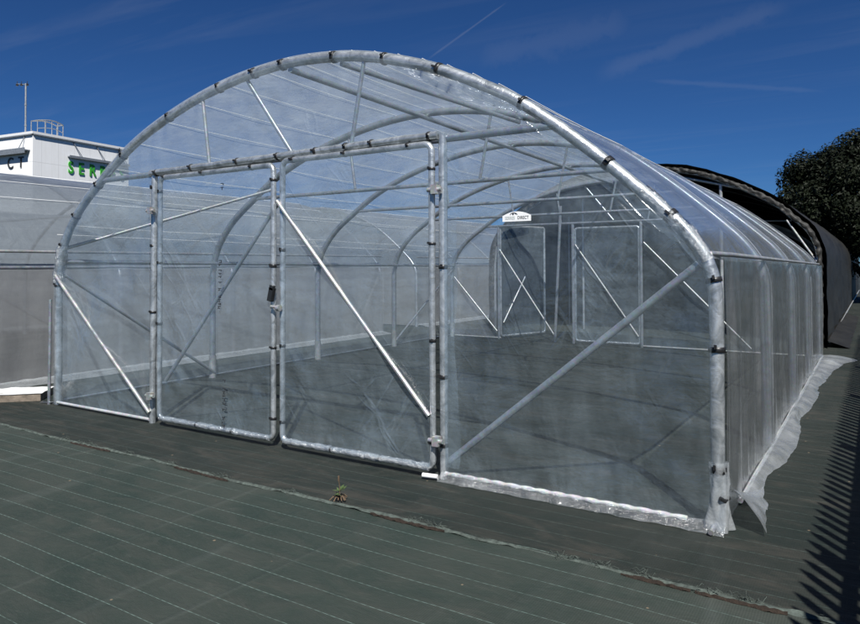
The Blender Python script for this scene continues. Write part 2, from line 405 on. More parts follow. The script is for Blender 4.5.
# truss ties in each hoop
ZT = 2.565
for k in range(5):
    y = BAY*k; xl, xr = arch_x(ZT, False), arch_x(ZT, True)
    tubes('tie_bar', [(xl+.02, y+.0, ZT-.01), (xr-.02, y, ZT)], .024 if k else .03)
    for xt, xb in ((-4.70, -4.60), (-2.70, -2.84)):
        tubes('strut', [(xt, y, arch_z(xt)-.03), (xb, y, ZT+.02)], .017, 'galvl' if k == 0 and xt < -4 else 'galv')
    if k in (0, 4): tubes('strut', [(-4.10, y+.02, 3.34), (-3.52, y+.02, ZT+.03)], .02)
# --- front end: posts, lintel
tubes('door_post', [(-5.44, -.02, 0), (-5.42, -.02, 2.56)], .033, 'wrap', n=10)
tubes('door_post', [(-1.93, -.02, 0), (-1.93, -.02, 2.60)], .033, 'wrap', n=10)
mb = MB(); mb.tube([(-5.46+.05*i, -.035, 2.562+.026*i/70) for i in range(71)], .034, 10, wrapr(.034, 9, .2)); lint = mb.build('lintel', M['wrap'], T)
def small_clip(x, z, axis, parent, y=-.05, r=.037):
    mb = band((x, y, z), axis, r*.93, random.choice([.02,.024,.03]), (random.uniform(-.5,.5), -1, .2)); mb.build('clip', M['clip'], parent)
for x, z in [(-5.361,2.56),(-4.814,2.57),(-4.16,2.574),(-3.644,2.576),(-3.193,2.58),(-2.861,2.585),(-2.59,2.585),(-2.04,2.588)]: small_clip(x, z, (1,0,0), lint, -.037, .039)
posts = [o for o in T.children if o.name.startswith('door_post')]
for x, z in [(-5.435,2.413),(-5.433,1.812),(-5.43,1.132)]: small_clip(x, z, (0,0,1), posts[0], -.025)
for x, z in [(-1.93,.76),(-1.93,1.587),(-1.93,.25)]: small_clip(x, z, (0,0,1), posts[1], -.025)
# braces of the end panels
tubes('brace', [(-7.19, -.065, 1.50), (-5.43, -.065, .11)], .02, 'galvl')
tubes('brace', [(-.10, .02, 1.60), (-1.91, .02, .12)], .026)
# bottom rails
tubes('base_rail', [(-7.17, -.04, .035), (-5.46, -.04, .035)], .017, 'rail')
mb = MB(); mb.tube([(-1.90+.01*i, -.055, .05) for i in range(174)], .02, 12, lambda i, a: .0155+.003*sin(a*2+i*.55)); mb.build('base_rail', M['rail'], T)
tubes('peg', [(-2.06, -.12, .03), (-1.94, -.10, .03)], .018, 'white')
tubes('peg', [(-.02, -.02, .03), (-.02, -.15, .025)], .016, 'galv')
tubes('stake', [(-7.315, -.06, 0), (-7.30, -.06, 1.22)], .018, 'galv')
# --- film of the front end
def endfilm(x0, x1, zlo, zhi, y, parent, mat, seed, name='end_film', amp=.02, nu=90, nv=90):
    def fn(u, v):
        x = x0+(x1-x0)*u
        a = zlo(x); b = zhi(x); z = a+(b-a)*v
        e = min(1, 8*u, 8*(1-u), 8*v, 8*(1-v))
        d = nz(x*1.1+seed, z*.8, seed)*amp + nz(x*3+z*2.2, z*1.0-x*.6, seed+5)*amp*.5
        d += .5*amp*sin((x*1.3+z)*14+4*nz(x, z, seed))*max(0, nz(x*.8, z*.8, seed+3))
        top = max(0, 1-(b-z)/.35); d += .5*amp*top*sin(x*26+3*nz(x*2, z, seed))
        lft = max(0, 1-(x-x0)/.3)+max(0, 1-(x1-x)/.3); d += .45*amp*lft*sin(z*21+x*9+3*nz(z*2, seed))
        d += 1.2*amp*sin((x*.8-z*.6)*5+2.5*nz(x*.7, z*.7, seed+9))
        return V((x, y + d*e, z))
    mb = MB(); mb.grid(fn, nu, nv); return mb.build(name, mat, parent)
hz = lambda x: arch_z(x)-.01
endfilm(-6.3, -1.25, lambda x: 2.585, hz, -.05, T, M['gable'], 1.3, nu=200, nv=40)
def zl_clip(x): return min(2.585, arch_z(x)-.012)
endfilm(-7.20, -5.46, lambda x: .04, lambda x: 1.46 if x < -7.19 else min(2.585, arch_z(x)), -.045, T, M['dfilm'], 4.1, amp=.026)
endfilm(-1.90, -.02, lambda x: .05, lambda x: min(2.585, arch_z(x) if x < -.03 else 1.5), -.05, T, M['film'], 7.7, amp=.032)
# gusset of loose film under the front hoop on the right shoulder
def gus(u, v):
    i = int(near(-1.25, 2.74)+u*(near(-.05, 1.6)-near(-1.25, 2.74))); p = prof[i]
    w = .075*sin(pi*u)**.6+.012
    return off(p-pn[i]*(.04+w*v), -.055-.02*nz(u*9, v*2)*v)
mb = MB(); mb.grid(gus, 40, 5); mb.build('film_flap', M['film'], T)
def gus2(u, v):
    i = int(near(-2.3, 3.2)+u*(near(-1.2, 2.7)-near(-2.3, 3.2))); p = prof[i]
    w = .10*sin(pi*u)+.01
    return off(p-pn[i]*(.04+w*v), -.05-.03*nz(u*8, v*2)*v)
mb = MB(); mb.grid(gus2, 30, 5); mb.build('film_flap', M['apron'], T)
# apron of film below the right bottom rail
def apron(u, v):
    x = -1.93+u*1.98; return V((x, -.06-.065*v-.03*nz(x*5, v)*v, .055*(1-v)+.004+.012*abs(nz(x*7, v*3))))
mb = MB(); mb.grid(apron, 90, 6); mb.build('film_apron', M['apron'], T)
def apron2(u, v):
    x = -7.25+u*.35; return V((x-.25*v, -.05-.15*v*nz(u*3+1, 2), .03*(1-v)+.006+.02*abs(nz(x*9, v*3))))
mb = MB(); mb.grid(apron2, 16, 8); mb.build('film_apron', M['apron'], T)
# vertical loose film edge beside the right post
def edge(u, v):
    z = .1+2.4*v; return V((-1.90+.16*u*(.7+.3*nz(z*1.5)), -.058-.02*u*nz(z*3, u*2), z))
mb = MB(); mb.grid(edge, 4, 40); mb.build('film_flap', M['film'], T)

# --- doors
def door(x0, x1, z0, z1, y, brace, bmat, by, clips, seed, prints=False, latch=False, parent=T, hinge=None):
    def P(x, yy, z): return V((x, yy, z))
    rad = .06; pts = []
    c = [(x0, z0), (x0, z1), (x1, z1), (x1, z0)]
    def corner(cx, cz, a0):
        return [P(cx+rad*cos(a0-pi/2*k/5), y, cz+rad*sin(a0-pi/2*k/5)) for k in range(6)]
    pts += [P((x0+x1)/2, y, z0)] + corner(x0+rad, z0+rad, -pi/2) + [P(x0, y, z0+(z1-z0)*k/8) for k in range(1, 8)]
    pts += corner(x0+rad, z1-rad, pi) + [P(x0+(x1-x0)*k/6, y, z1) for k in range(1, 6)]
    pts += corner(x1-rad, z1-rad, pi/2) + [P(x1, y, z1+(z0-z1)*k/8) for k in range(1, 8)] + corner(x1-rad, z0+rad, 0) + [P((x0+x1)/2, y, z0)]
    mb = MB(); mb.tube(pts, .026, 9); d = mb.build('door', M['wrap'], parent)
    endfilm(x0+.01, x1-.01, lambda x: z0+.01, lambda x: z1-.01, y-.032, d, M['dfilm'], seed, 'door_film', amp=.024)
    tubes('door_brace', [(brace[0], y+by, brace[1]), (brace[2], y+by, brace[3])], .019, bmat, d)
    for x, z, ax in clips: small_clip(x, z, ax, d, y, .031)
    # crumpled film rolled round the bottom rail
    mb = MB(); m = 110
    mb.tube([P(x0+.03+(x1-x0-.06)*k/m, y-.01, z0+.004) for k in range(m+1)], .034, 12, lambda i, a: .027*(1+.30*nz(i*.23+seed, cos(a)*1.5, sin(a)*1.5)+.28*nz(i*.9, cos(a)*3+seed, sin(a)*3))); mb.build('rolled_film', M['wrapfilm'], d)
    for hz_ in (.29, 2.17):
        if hinge is not None:
            mb = MB(); mb.tube([(hinge-.05, y-.03, hz_), (hinge+.075, y-.03, hz_)], .017, 8); mb.box((hinge+.02, y-.03, hz_), (.05,.06,.07))
            mb.build('hinge', M['galvl'], d)
    if latch:
        R = Matrix.Rotation(radians(14), 3, 'Y')
        mb = MB(); mb.box((x1+.025, y-.05, 1.35), (.048,.04,.12), R); mb.box((x1+.04, y-.055, 1.41), (.045,.03,.04), R); mb.build('latch', M['black'], d)
        mb = MB(); mb.tube([(x1+.02, y-.05, 1.245), (x1+.14, y-.05, 1.235)], .014, 8); mb.tube([(x1+.105, y-.06, 1.235), (x1+.14, y-.06, 1.235)], .028, 8); mb.build('latch_bolt', M['galvl'], d)
    if prints:
        rnd = random.Random(5)
        for (xa, za, zb, dens) in ((-4.229,.56,.14,1), (-4.286,1.66,1.21,.9), (-4.262,2.37,2.30,.7)):
            z = za; mb = MB()
            while z > zb:
                h = rnd.uniform(.018,.04); xo = xa-(za-z)*.02
                if rnd.random() < .9:
                    mb.box((xo, y-.075, z-h*.2), (.042,.0015,.007)); mb.box((xo+rnd.uniform(-.016,.016), y-.0755, z-h*.5), (.009,.0015,h*.75))
                    if rnd.random() < .6: mb.box((xo+rnd.uniform(-.01,.01), y-.076, z-h*.8), (rnd.uniform(.018,.042),.0015,.007))
                z -= h+.006
            mb.build('stencil_print', M['dark'], d)
    return d
Zx = (0,0,1); Xx = (1,0,0)
door(-5.275, -3.675, .075, 2.50, -.06, (-5.22,.45,-3.655,2.16), 'galv', .035,
     [(-5.275,2.356,Zx),(-5.275,1.636,Zx),(-5.275,1.023,Zx),(-3.675,2.364,Zx),(-3.675,1.60,Zx),(-3.675,.877,Zx),(-3.675,.255,Zx),(-5.2,2.5,Xx),(-4.622,2.5,Xx),(-3.948,2.5,Xx),(-4.7,.075,Xx),(-4.2,.075,Xx)], 2.2, True, True, hinge=-5.40)
door(-3.565, -2.005, .075, 2.525, -.06, (-3.60,2.17,-2.02,.47), 'galvl', -.035,
     [(-3.565,.90,Zx),(-3.565,.237,Zx),(-2.005,1.031,Zx),(-2.005,.264,Zx),(-2.005,2.331,Zx),(-2.005,1.763,Zx),(-3.438,2.525,Xx),(-2.851,2.525,Xx),(-2.217,2.525,Xx),(-3.565,1.74,Zx),(-3.0,.075,Xx),(-2.5,.075,Xx)], 5.9, hinge=-1.975)

# --- roof and side film
def sag(y): return (sin(pi*((y/BAY) % 1)))
def rooff(u, v):
    s = EL+u*(ER-EL); i = int(min(s, ER-1)); fr = s-i
    p = prof[i].lerp(prof[i+1], fr); nn = pn[i].lerp(pn[i+1], fr); y = -.03+v*(LEN+.06)
    o = .046 - .030*sag(y) + .010*nz(s*.12, y*1.3, 3)*sag(y)
    q = p+nn*o; return V((q.x, y, q.z))
mb = MB(); mb.grid(rooff, 120, 96); mb.build('roof_film', M['roof'], T)
def sidef(right):
    def fn(u, v):
        y = -.03+u*(LEN+.06); z = .04+1.60*v
        w = .02*nz(y*3.2, z*.5, 9)+.014*nz(y*9+z*1.2, z*.6, 2); w *= min(1, 4*v+.3, 5*(1-v)+.15)
        x = .056 - .03*sag(y)*(1-.5*v) + w
        return V((x, y, z)) if right else V((-7.23-x, y, z))
    return fn
for r in (True, False):
    mb = MB(); mb.grid(sidef(r), 220, 24); mb.build('side_film', M['side'] if r else M['lfilm'], T)
# overlap strips where the film is pulled over the hoops on the right
for k in range(1, 5):
    y = BAY*k
    def strip(u, v):
        s = NP*.62+u*(NP*.99-NP*.62); i = int(min(s, NP-2)); p = prof[i]+pn[i]*(.050+.006*sin(pi*v))
        return V((p.x, y+.075*(v-.5)+.012*nz(s*.2, k), p.z))
    mb = MB(); mb.grid(strip, 70, 4); mb.build('film_strip', M['flap'], T)
# base rail and skirt on the right
tubes('base_rail', [(.045, .50+ (LEN-.5)*i/12, .035+.012*nz(i*.7)) for i in range(13)], .016, 'rail')
tubes('base_rail', [(-7.29, .1, .03), (-7.29, LEN, .03)], .014, 'galv')
SK = [(.05,.24),(.55,.20),(.94,.125),(1.25,.11),(1.8,.19),(2.36,.215),(2.9,.2),(3.56,.15),(4.3,.2),(5.1,.22),(5.7,.18),(6.4,.23),(7.2,.26),(8.25,.36),(9.0,.55)]
def skx(y):
    for (a, b), (c, d) in zip(SK, SK[1:]):
        if a <= y <= c: t = (y-a)/(c-a); t = t*t*(3-2*t); return b+(d-b)*t
    return .5
def skirt(u, v):
    y = .5+u*8.5; xo = skx(y); x = .05+(xo-.05)*v+.015*nz(y*7, v*3)*v
    z = .05*(1-v)**1.5+.006+.05*sin(pi*min(1, v*1.05))*(.5+nz(y*4.5, 1.5))+.012*abs(nz(y*11, v*3))*(1-v)
    return V((x, y+.05*v*nz(y*2, 4), max(.006, z)))
mb = MB(); mb.grid(skirt, 260, 10); mb.build('skirt', M['skirt'], T)
def flap(u, v):
    A = V((.03,.03,.24)).lerp(V((.05,.55,.04)), u); B = V((.26,.0,.03)).lerp(V((.125,.98,.015)), u)
    p = A.lerp(B, v); p.z += .07*sin(pi*v**.8)*(1-u)**.7*.9+.012*nz(u*4, v*3)*v; p.x += .02*nz(u*5+2, v*3); return p
mb = MB(); mb.grid(flap, 24, 14); mb.build('skirt', M['flap'], T)
def corner_wrap(u, v):
    a = -2.6+3.4*u; z = .40*(1-v)+.01
    r = .052+.025*v*v+.012*sin(a*4+v*6)*(.3+v)+.014*nz(a*2, v*5)
    return V((r*cos(a), r*sin(a)-.005, z))
mb = MB(); mb.grid(corner_wrap, 36, 16); mb.build('film_wrap', M['skirt'], T)
mb = MB(); mb.tube([(.02,-.07,.21),(.045,-.05,.19),(.06,.0,.20)], .01, 8, wrapr(.011, 4, .4)); mb.build('knot', M['black'], T)
# loose film at the left shoulder of the front hoop
def shoulder(u, v):
    a = 2*pi*u; z = 1.42+.42*v; xx = arch_x(min(z, 1.9), False)
    r = .058+.012*nz(a, v*5)+.012*sin(a*3+v*9); return V((xx+r*cos(a), r*sin(a), z))
mb = MB(); mb.grid(shoulder, 20, 14); mb.build('film_wrap', M['wrapfilm'], T)
def shoulder2(u, v):
    a = 2*pi*u; i = int(near(-.42, 2.06)+v*(near(-.05, 1.6)-near(-.42, 2.06))); p = prof[i]
    r = .049+.008*nz(a, v*6, 3)+.005*sin(a*2+v*11); return off(p, 0)+pn[i]*r*cos(a)+V((0, r*sin(a), 0))
mb = MB(); mb.grid(shoulder2, 20, 18); mb.build('film_wrap', M['wrapfilm'], T)

# --- rear end
RY = LEN
for x in (-6.05, -4.36, -2.98): tubes('door_post', [(x, RY+.01, 0), (x, RY+.01, 2.55)], .032)
tubes('door_post', [(-4.57, RY-.10, 2.93), (-4.74, RY-.05, .02)], .03)
endfilm(-6.3, -1.25, lambda x: 2.585, hz, RY+.05, T, M['film'], 11.3, nu=40, nv=12)
endfilm(-7.20, -6.07, lambda x: .03, lambda x: 1.46 if x < -7.19 else min(2.585, arch_z(x)), RY+.045, T, M['side'], 14.1)
endfilm(-2.95, -.02, lambda x: .03, lambda x: min(2.585, arch_z(x) if x < -.03 else 1.5), RY+.05, T, M['film'], 17.7)
tubes('brace', [(-7.15, RY-.03, 1.40), (-6.08, RY-.03, .18)], .019, 'galvl')
tubes('brace', [(-2.92, RY-.03, 2.12), (-1.05, RY-.03, .10)], .019, 'galvl')
tubes('brace', [(-6.0, RY-.04, 2.02), (-4.76, RY-.04, .16)], .019, 'galvl')
tubes('base_rail', [(-7.15, RY, .03), (-6.0, RY, .03)], .019, 'galvl'); tubes('base_rail', [(-2.95, RY, .03), (-.05, RY, .03)], .019, 'galvl')
door(-4.32, -3.02, .06, 2.45, RY+.03, (-4.30,2.1,-3.04,.22), 'galvl', -.05, [], 21.)
# open rear leaf, swung out
dl = door(0, 1.42, .06, 2.45, 0, (.05,.35,.75,1.35), 'galvl', -.03, [], 23.)
dl['label'] = 'rear door leaf swung open'; dl.location = (-6.02, RY+.04, 0); dl.rotation_euler = (0, 0, radians(72))
# foot plates
for k in range(1, 5):
    mb = MB()
    mb.tube([(-7.23, BAY*k, .0), (-7.23, BAY*k, .32)], .052, 10); mb.build('foot_sleeve', M['galvl'], T)

# --- name plate on the fourth tie bar
NPt = thing('name_plate', 'small white arched name plate fixed to the film of the right-hand front panel', 'sign', (-1.287, -.085, 1.905))
def text_mesh(txt, size, name, mat, parent, loc, rot, extr=.002, align='CENTER', sx=1., bold=0.):
    cu = bpy.data.curves.new(name, 'FONT'); cu.body = txt; cu.size = size; cu.extrude = extr; cu.align_x = align; cu.offset = bold
    ob = bpy.data.objects.new(name, cu); COL.objects.link(ob)
    dg = bpy.context.evaluated_depsgraph_get(); me = bpy.data.meshes.new_from_object(ob.evaluated_get(dg))
    COL.objects.unlink(ob); bpy.data.objects.remove(ob); bpy.data.curves.remove(cu)
    me.materials.clear(); me.materials.append(mat)
    o = bpy.data.objects.new(name, me); COL.objects.link(o); o.parent = parent; o.location = loc; o.rotation_euler = rot; o.scale = (sx, 1, 1)
    return o
mb = MB(); m = 16; wv = .205
top = [(-wv+2*wv*k/m, .075+.055*(1-(2*k/m-1)**2)) for k in range(m+1)]
out_ = [(-wv, -.0), (wv, -.0)] + top[::-1]
nn_ = len(out_)
mb.add([V((x, -.004, z)) for x, z in out_]+[V((x, .004, z)) for x, z in out_], [tuple(range(nn_)), tuple(range(nn_, 2*nn_))[::-1]]+[(i, (i+1) % nn_, nn_+(i+1) % nn_, nn_+i)[::-1] for i in range(nn_)], False)
mb.build('plate', M['white'], NPt)
text_mesh('SERRES', .058, 'lettering', M['lightgrey'], NPt, (-.095,-.006,.028), (pi/2,0,0), .001, sx=.8)
text_mesh('DIRECT', .058, 'lettering', M['dark'], NPt, (.095,-.006,.028), (pi/2,0,0), .001, sx=.82)
mb = MB()
mb.tube([V((-.04+.05*cos(a), -.006, .088+.026*sin(a))) for a in [pi*k/8 for k in range(9)]], .004, 5); mb.box((-.05,-.006,.096), (.022,.003,.018)); mb.box((-.012,-.006,.10), (.022,.003,.008))
mb.build('emblem', M['dark'], NPt)

NPt.scale = (.53, .53, .53)

# the tunnel stands a little lower towards its far end
def settle(o):
    for ch in o.children:
        if ch.type == 'MESH' and ch.get('label') != 'rear door leaf swung open':
            for v_ in ch.data.vertices: v_.co.z *= 1-.045*max(0, v_.co.y)/LEN
            settle(ch)
settle(T)

# ------------------------------------------------------------------ neighbouring clear tunnels
def plain_tunnel(label, loc, first=None):
    if first is not None:
        c = copy_tree(first); c.location = loc; c['label'] = label; return c
    t = thing('polytunnel', label, 'polytunnel', loc, 'clear polytunnels beyond the near one'); t.scale = (1, 1, .955)
    for k in range(5):
        mb = MB(); mb.tube([off(p, BAY*k) for p in prof[::2]+[prof[-1]]], .04, 8); mb.build('hoop', M['galv'], t)
    tubes('eave_rail', [(.02, 0, 1.90), (.02, LEN, 1.90)], .022, 'galvl', t); tubes('purlin', [(-.04, 0, 1.67), (-.04, LEN, 1.67)], .024, None, t)
    tubes('purlin', [(-7.16, 0, 1.66), (-7.16, LEN, 1.66)], .026, None, t); tubes('purlin', [(-3.53, 0, 3.345), (-3.53, LEN, 3.345)], .03, None, t)
    tubes('brace', [(-.04, .05, 1.55), (-.04, BAY, .1)], .022, None, t)
    tubes('tie_bar', [(-6.2, LEN, ZT), (-1.0, LEN, ZT)], .025, None, t); tubes('tie_bar', [(-6.2, BAY, ZT), (-1.0, BAY, ZT)], .025, None, t)
    for i in cords[::3]:
        p = prof[i]+pn[i]*.05; tubes('cord', [(p.x, LEN*j/8, p.z) for j in range(9)], .006, 'cord', t, 5)
    mb = MB(); mb.grid(rooff, 60, 48); mb.build('roof_film', M['nfilm'], t)
    for r in (True, False):
        mb = MB(); mb.grid(sidef(r), 90, 10); mb.build('side_film', M['nwall'], t)
    for y in (-.04, LEN+.04):
        endfilm(-6.3, -1.25, lambda x: 2.585, hz, y, t, M['nfilm'], 3.3, nu=24, nv=8)
        endfilm(-7.20, -.02, lambda x: .03, lambda x: min(2.585, arch_z(x) if -7.19 < x < -.03 else 1.5), y, t, M['nwall'], 6.3, nu=40, nv=20)
    tubes('base_rail', [(.05, 0, .04), (.05, LEN, .04)], .018, 'galvl', t)
    mb = MB(); mb.grid(lambda u, v: V((.05+.3*v+.05*nz(u*30)*v, LEN*u, .05*(1-v)+.008+.03*abs(nz(u*40, v*3))*(1-v))), 120, 5); mb.build('skirt', M['skirt'], t)
    return t
pt = plain_tunnel('hazy clear polytunnel standing just left of the near one, in front of the white building', (-9.05, -.25, 0))
plain_tunnel('hazy clear polytunnel on the far left behind the first left-hand one', (-17.9, 1.2, 0), pt)
plain_tunnel('hazy clear polytunnel behind the left-hand ones, seen only through their film', (-9.3, 10.6, 0), pt)

# ------------------------------------------------------------------ black shade tunnel behind
D = thing('shade_tunnel', 'tall black shade net tunnel with open arched front behind the clear polytunnel', 'polytunnel', (0, 10.6, 0))
DP = [(-7.1,0),(-7.1,.7),(-7.1,1.4),(-7.08,1.75),(-6.98,2.2),(-6.5,2.75),(-5.7,3.25),(-4.8,3.58),(-3.9,3.72),(-3.08,3.70),(-2.63,3.65),(-2.21,3.55),(-1.81,3.40),(-1.33,3.18),(-.76,2.84),(-.45,2.55),(-.24,2.36),(-.11,2.16),(-.02,1.9),(.0,1.65),(0,1.3),(0,.7),(0,0)]
dprof = resample(catmull([(x, 0, z) for x, z in DP], 8), .1); ND = len(dprof)
dn_ = []
for i in range(ND):
    t = (dprof[min(i+1, ND-1)]-dprof[max(i-1, 0)]).normalized(); dn_.append(V((-t.z, 0, t.x)))
DL = 30.
def dcov(u, v):
    s = u*(ND-1); i = int(min(s, ND-2)); p = dprof[i].lerp(dprof[i+1], s-i); y = DL*v
    q = p+dn_[i]*(.05-.05*abs(sin(pi*y/2.3))+.02*nz(s*.3, y)); return V((q.x, y-.02, max(.0, q.z)))
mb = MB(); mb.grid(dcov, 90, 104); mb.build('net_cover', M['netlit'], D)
def dlin(u, v):
    s = u*(ND-1); i = int(min(s, ND-2)); p = dprof[i].lerp(dprof[i+1], s-i); q = p-dn_[i]*.06; return V((q.x, .25+(DL-.3)*v, max(.0, q.z)))
mb = MB(); mb.grid(dlin, 60, 10); mb.build('inner_shade_sheet', M['net'], D)  # added inner sheet, near black so its colour gives the interior shade
def dend(u, v):
    x = -7.15+7.1*u
    zt = max(1.2, [dprof[i].z for i in range(ND-1) if dprof[i].x <= x <= dprof[i+1].x+1e-6][0] if any(dprof[i].x <= x <= dprof[i+1].x+1e-6 for i in range(ND-1)) else 1.2)
    return V((x, DL-.1, .02+(zt-.08)*v))
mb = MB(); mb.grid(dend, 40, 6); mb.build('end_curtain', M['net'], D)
# ruffled edge of the net gathered round the front hoop
def ruff(u, v):
    s = u*(ND-1); i = int(min(s, ND-2)); p = dprof[i].lerp(dprof[i+1], s-i); a = -.4+2.6*v
    r = .058+.014*sin(s*3.1+3*nz(s*.4))*(.3+v)+.04*nz(s*1.3, v*2)*(.3+v)
    return V((p.x, -.04, p.z)) + dn_[i]*(r*cos(a)-.075) + V((0, -r*sin(a)*.6+.02*nz(s*1.3, v), 0))
mb = MB(); mb.grid(ruff, 420, 10); mb.build('gathered_edge', M['netlit'], D)
for k in range(7):
    mb = MB(); mb.tube([V((p.x, 4.2*k+.02, p.z)) - dn_[i]*.1 for i, p in enumerate(dprof)], .032, 8); mb.build('hoop', M['galv' if k == 0 else 'black'], D)  # inner hoops coloured black in place of the shade inside
def dt(name, a, b, r, m_='galv'):
    return tubes(name, [a, b], r, m_, D)
dt('tie_bar', (-2.55, .05, 3.42), (-1.35, .05, 3.10), .03, 'galvl'); dt('strut', (-1.82, .05, 3.22), (-1.82, .05, .05), .035, 'galvl')
dt('brace', (-.62, .0, 2.45), (-.06, .0, 1.55), .022, 'galvl'); dt('strut', (-5.3, 1.5, 3.3), (-5.3, 1.5, 0), .03)
dt('strut', (-6.1, 2.6, 2.9), (-6.1, 2.6, 0), .03); dt('purlin', (-7.1, .3, 1.7), (-7.1, DL-.5, 1.7), .025)
dt('tie_bar', (-6.2, 3.0, 2.75), (-.8, 3.0, 2.6), .025)
# pale arched band standing in for an unidentified pale shape inside
def pale_arc(u, v):
    x = -4.5+4.1*u; zc = 2.0+.78*(1-(abs(x+2.45)/2.05)**2.6); return V((x, 5.4+.06*sin(v*2*pi), zc-.20*v))
mb = MB(); mb.grid(pale_arc, 40, 6); mb.build('pale_band', M['pale'], D)
mb = MB(); mb.grid(lambda u, v: V((.04+.35*v+.03*nz(u*20)*v, .1+9*u, .12*(1-v)+.01)), 60, 4); mb.build('skirt', M['netlit'], D)
dt('base_rail', (.06, .25, .1), (.06, DL, .12), .02, 'galvl')

# ------------------------------------------------------------------ white building
B = thing('white_building', 'white flat roofed building with green sign lettering beyond the left polytunnels', 'building', (-42.71, 18.08, 0))
ud = V((-.122, .993, 0)).normalized()                                  # local +X runs along the lettered face, +Y along the left face
B.rotation_euler = (0, 0, math.atan2(ud.y, ud.x))
K = 1.7; H = 9.82; LX = 7.15; LY = 22
def bz(z): return 1.6+K*(z-1.6)
mb = MB(); mb.box((LX/2, LY/2, H/2), (LX, LY, H)); mb.build('wall', M['wall'], B)
mb = MB(); mb.box((LX/2, LY/2, H+.075), (LX+.16, LY+.16, .15)); mb.build('roof', M['trim'], B)
mb = MB(); mb.box((LX/2, -.06, H-.045), (LX, .1, .07)); mb.box((-.06, LY/2, H-.045), (.1, LY, .07)); mb.build('gutter', M['canopy'], B)
# canopies over the lettering, hung on rods from the roof edge
cz = bz(5.80)
mb = MB(); mb.box((2.36+2.35, -.11, cz), (4.70, .20, .06)); mb.box((2.36+2.35, -.22, cz+.0), (4.70, .025, .16)); mb.build('canopy', M['canopy'], B)
for sx_ in (2.75, 4.5, 6.3):
    tubes('canopy_rod', [(sx_-.0, -.02, H-.1), (sx_+.55, -.20, cz+.06)], .028, 'canopy', B, 6)
mb = MB(); mb.box((-.18, .15+2.6, bz(5.84)), (.34, 5.0, .06)); mb.box((-.36, .15+2.6, bz(5.82)), (.025, 5.0, .34)); mb.build('canopy', M['canopy'], B)
tubes('canopy_rod', [(-.02, .75, H-.1), (-.34, .95, bz(5.84))], .028, 'canopy', B, 6)
for ch, s0 in zip('SERRES', (1.41, 1.85, 2.32, 2.80, 3.27, 3.73)):
    text_mesh(ch, 1.09, 'letter', M['green'], B, (K*s0, -.03, bz(5.18)), (pi/2, 0, 0), .03, 'LEFT', .78, .022)
# black lettering on the left face reads left to right towards the corner
for ch, s0 in zip('DIRECT', (4.02, 3.33, 2.98, 2.22, 1.46, .78)):
    text_mesh(ch, 1.0, 'letter', M['dark'], B, (-.03, K*s0*.92+.12, bz(5.24)), (pi/2, 0, -pi/2), .03, 'LEFT', .85)
mb = MB(); mb.box((6.28, -.14, bz(6.08)), (.32, .2, .42)); mb.tube([(6.28, -.05, bz(6.25)), (6.20, -.2, bz(6.45))], .03, 6); mb.build('floodlight', M['black'], B)
# guard rail round the roof hatch
mb = MB(); rp = []
x0, x1, y0 = .5, 2.25, .3
for a in range(9):
    t = a/8; rp.append(V((x0+(x1-x0)*t, y0+.9*sin(pi*t)*-.15, H+.95+.12*sin(pi*t))))
mb.tube(rp, .035, 6); mb.tube([p+V((0, .6, 0)) for p in rp], .035, 6); mb.tube([rp[0], rp[0]+V((0,.6,0))], .035, 6); mb.tube([rp[-1], rp[-1]+V((0,.6,0))], .035, 6)
mb.tube([p-V((0,0,.5)) for p in rp], .022, 6)
for k in (0, 2, 4, 6, 8):
    mb.tube([rp[k], V((rp[k].x, rp[k].y, H))], .03, 6)
    if k % 4 == 0: mb.tube([rp[k]+V((0,.6,0)), V((rp[k].x, rp[k].y+.6, H))], .03, 6)
mb.build('guard_rail', M['galvl'], B)
A = thing('antenna_mast', 'thin pale mast with small instruments on top, standing on the white building roof', 'mast', (-43.77, 18.17, 0))
MZ = 13.1
mb = MB(); mb.tube([(0,0,H-.1),(0,0,MZ)], .055, 8); mb.tube([(0,0,H+.6),(0,0,H+.7)], .075, 8); mb.tube([(0,0,H+1.9),(0,0,H+2.0)], .075, 8); mb.build('pole', M['galvl'], A)
mb = MB(); mb.tube([(-.55,-.3,MZ-.02),(.12,.06,MZ-.08)], .03, 6); mb.build('crossarm', M['galv'], A)
for q in (-.5, -.25, .08):
    mb = MB(); mb.box((q, q*.54, MZ-.08), (.13,.11,.12)); mb.tube([(q, q*.54, MZ), (q, q*.54, MZ+.14)], .018, 6); mb.build('instrument', M['dark'], A)

# ------------------------------------------------------------------ ground
def sheet(name, x0, x1, y0, y1, z, mat):
    mb = MB(); mb.add([(x0,y0,z),(x1,y0,z),(x1,y1,z),(x0,y1,z)], [(0,1,2,3)], False); return tag(mb.build(name, mat), kind='structure')
sheet('ground', -400, 400, -200, 600, 0, M['fabric'])
SEAM = lambda x: -.90+.025*nz(x*.8, 3)+.012*nz(x*3.1, 8)
def nearf(u, v):
    x = -13+17*u; e = SEAM(x); y = e-(5.6*v**1.6)
    d = e-y
    z = .006+.012*math.exp(-d/.05)*(.5+nz(x*2.2, 5))+.007*(nz(x*1.1, y*1.7)+.5)+.003*(nz(x*3.1+y, y*2.9)+.5)+.02*math.exp(-d/.10)*max(0, nz(x*1.3, 9))
    return V((x, y, z))
mb = MB(); mb.grid(nearf, 300, 50); tag(mb.build('ground_sheet', M['fabric2']), kind='structure')
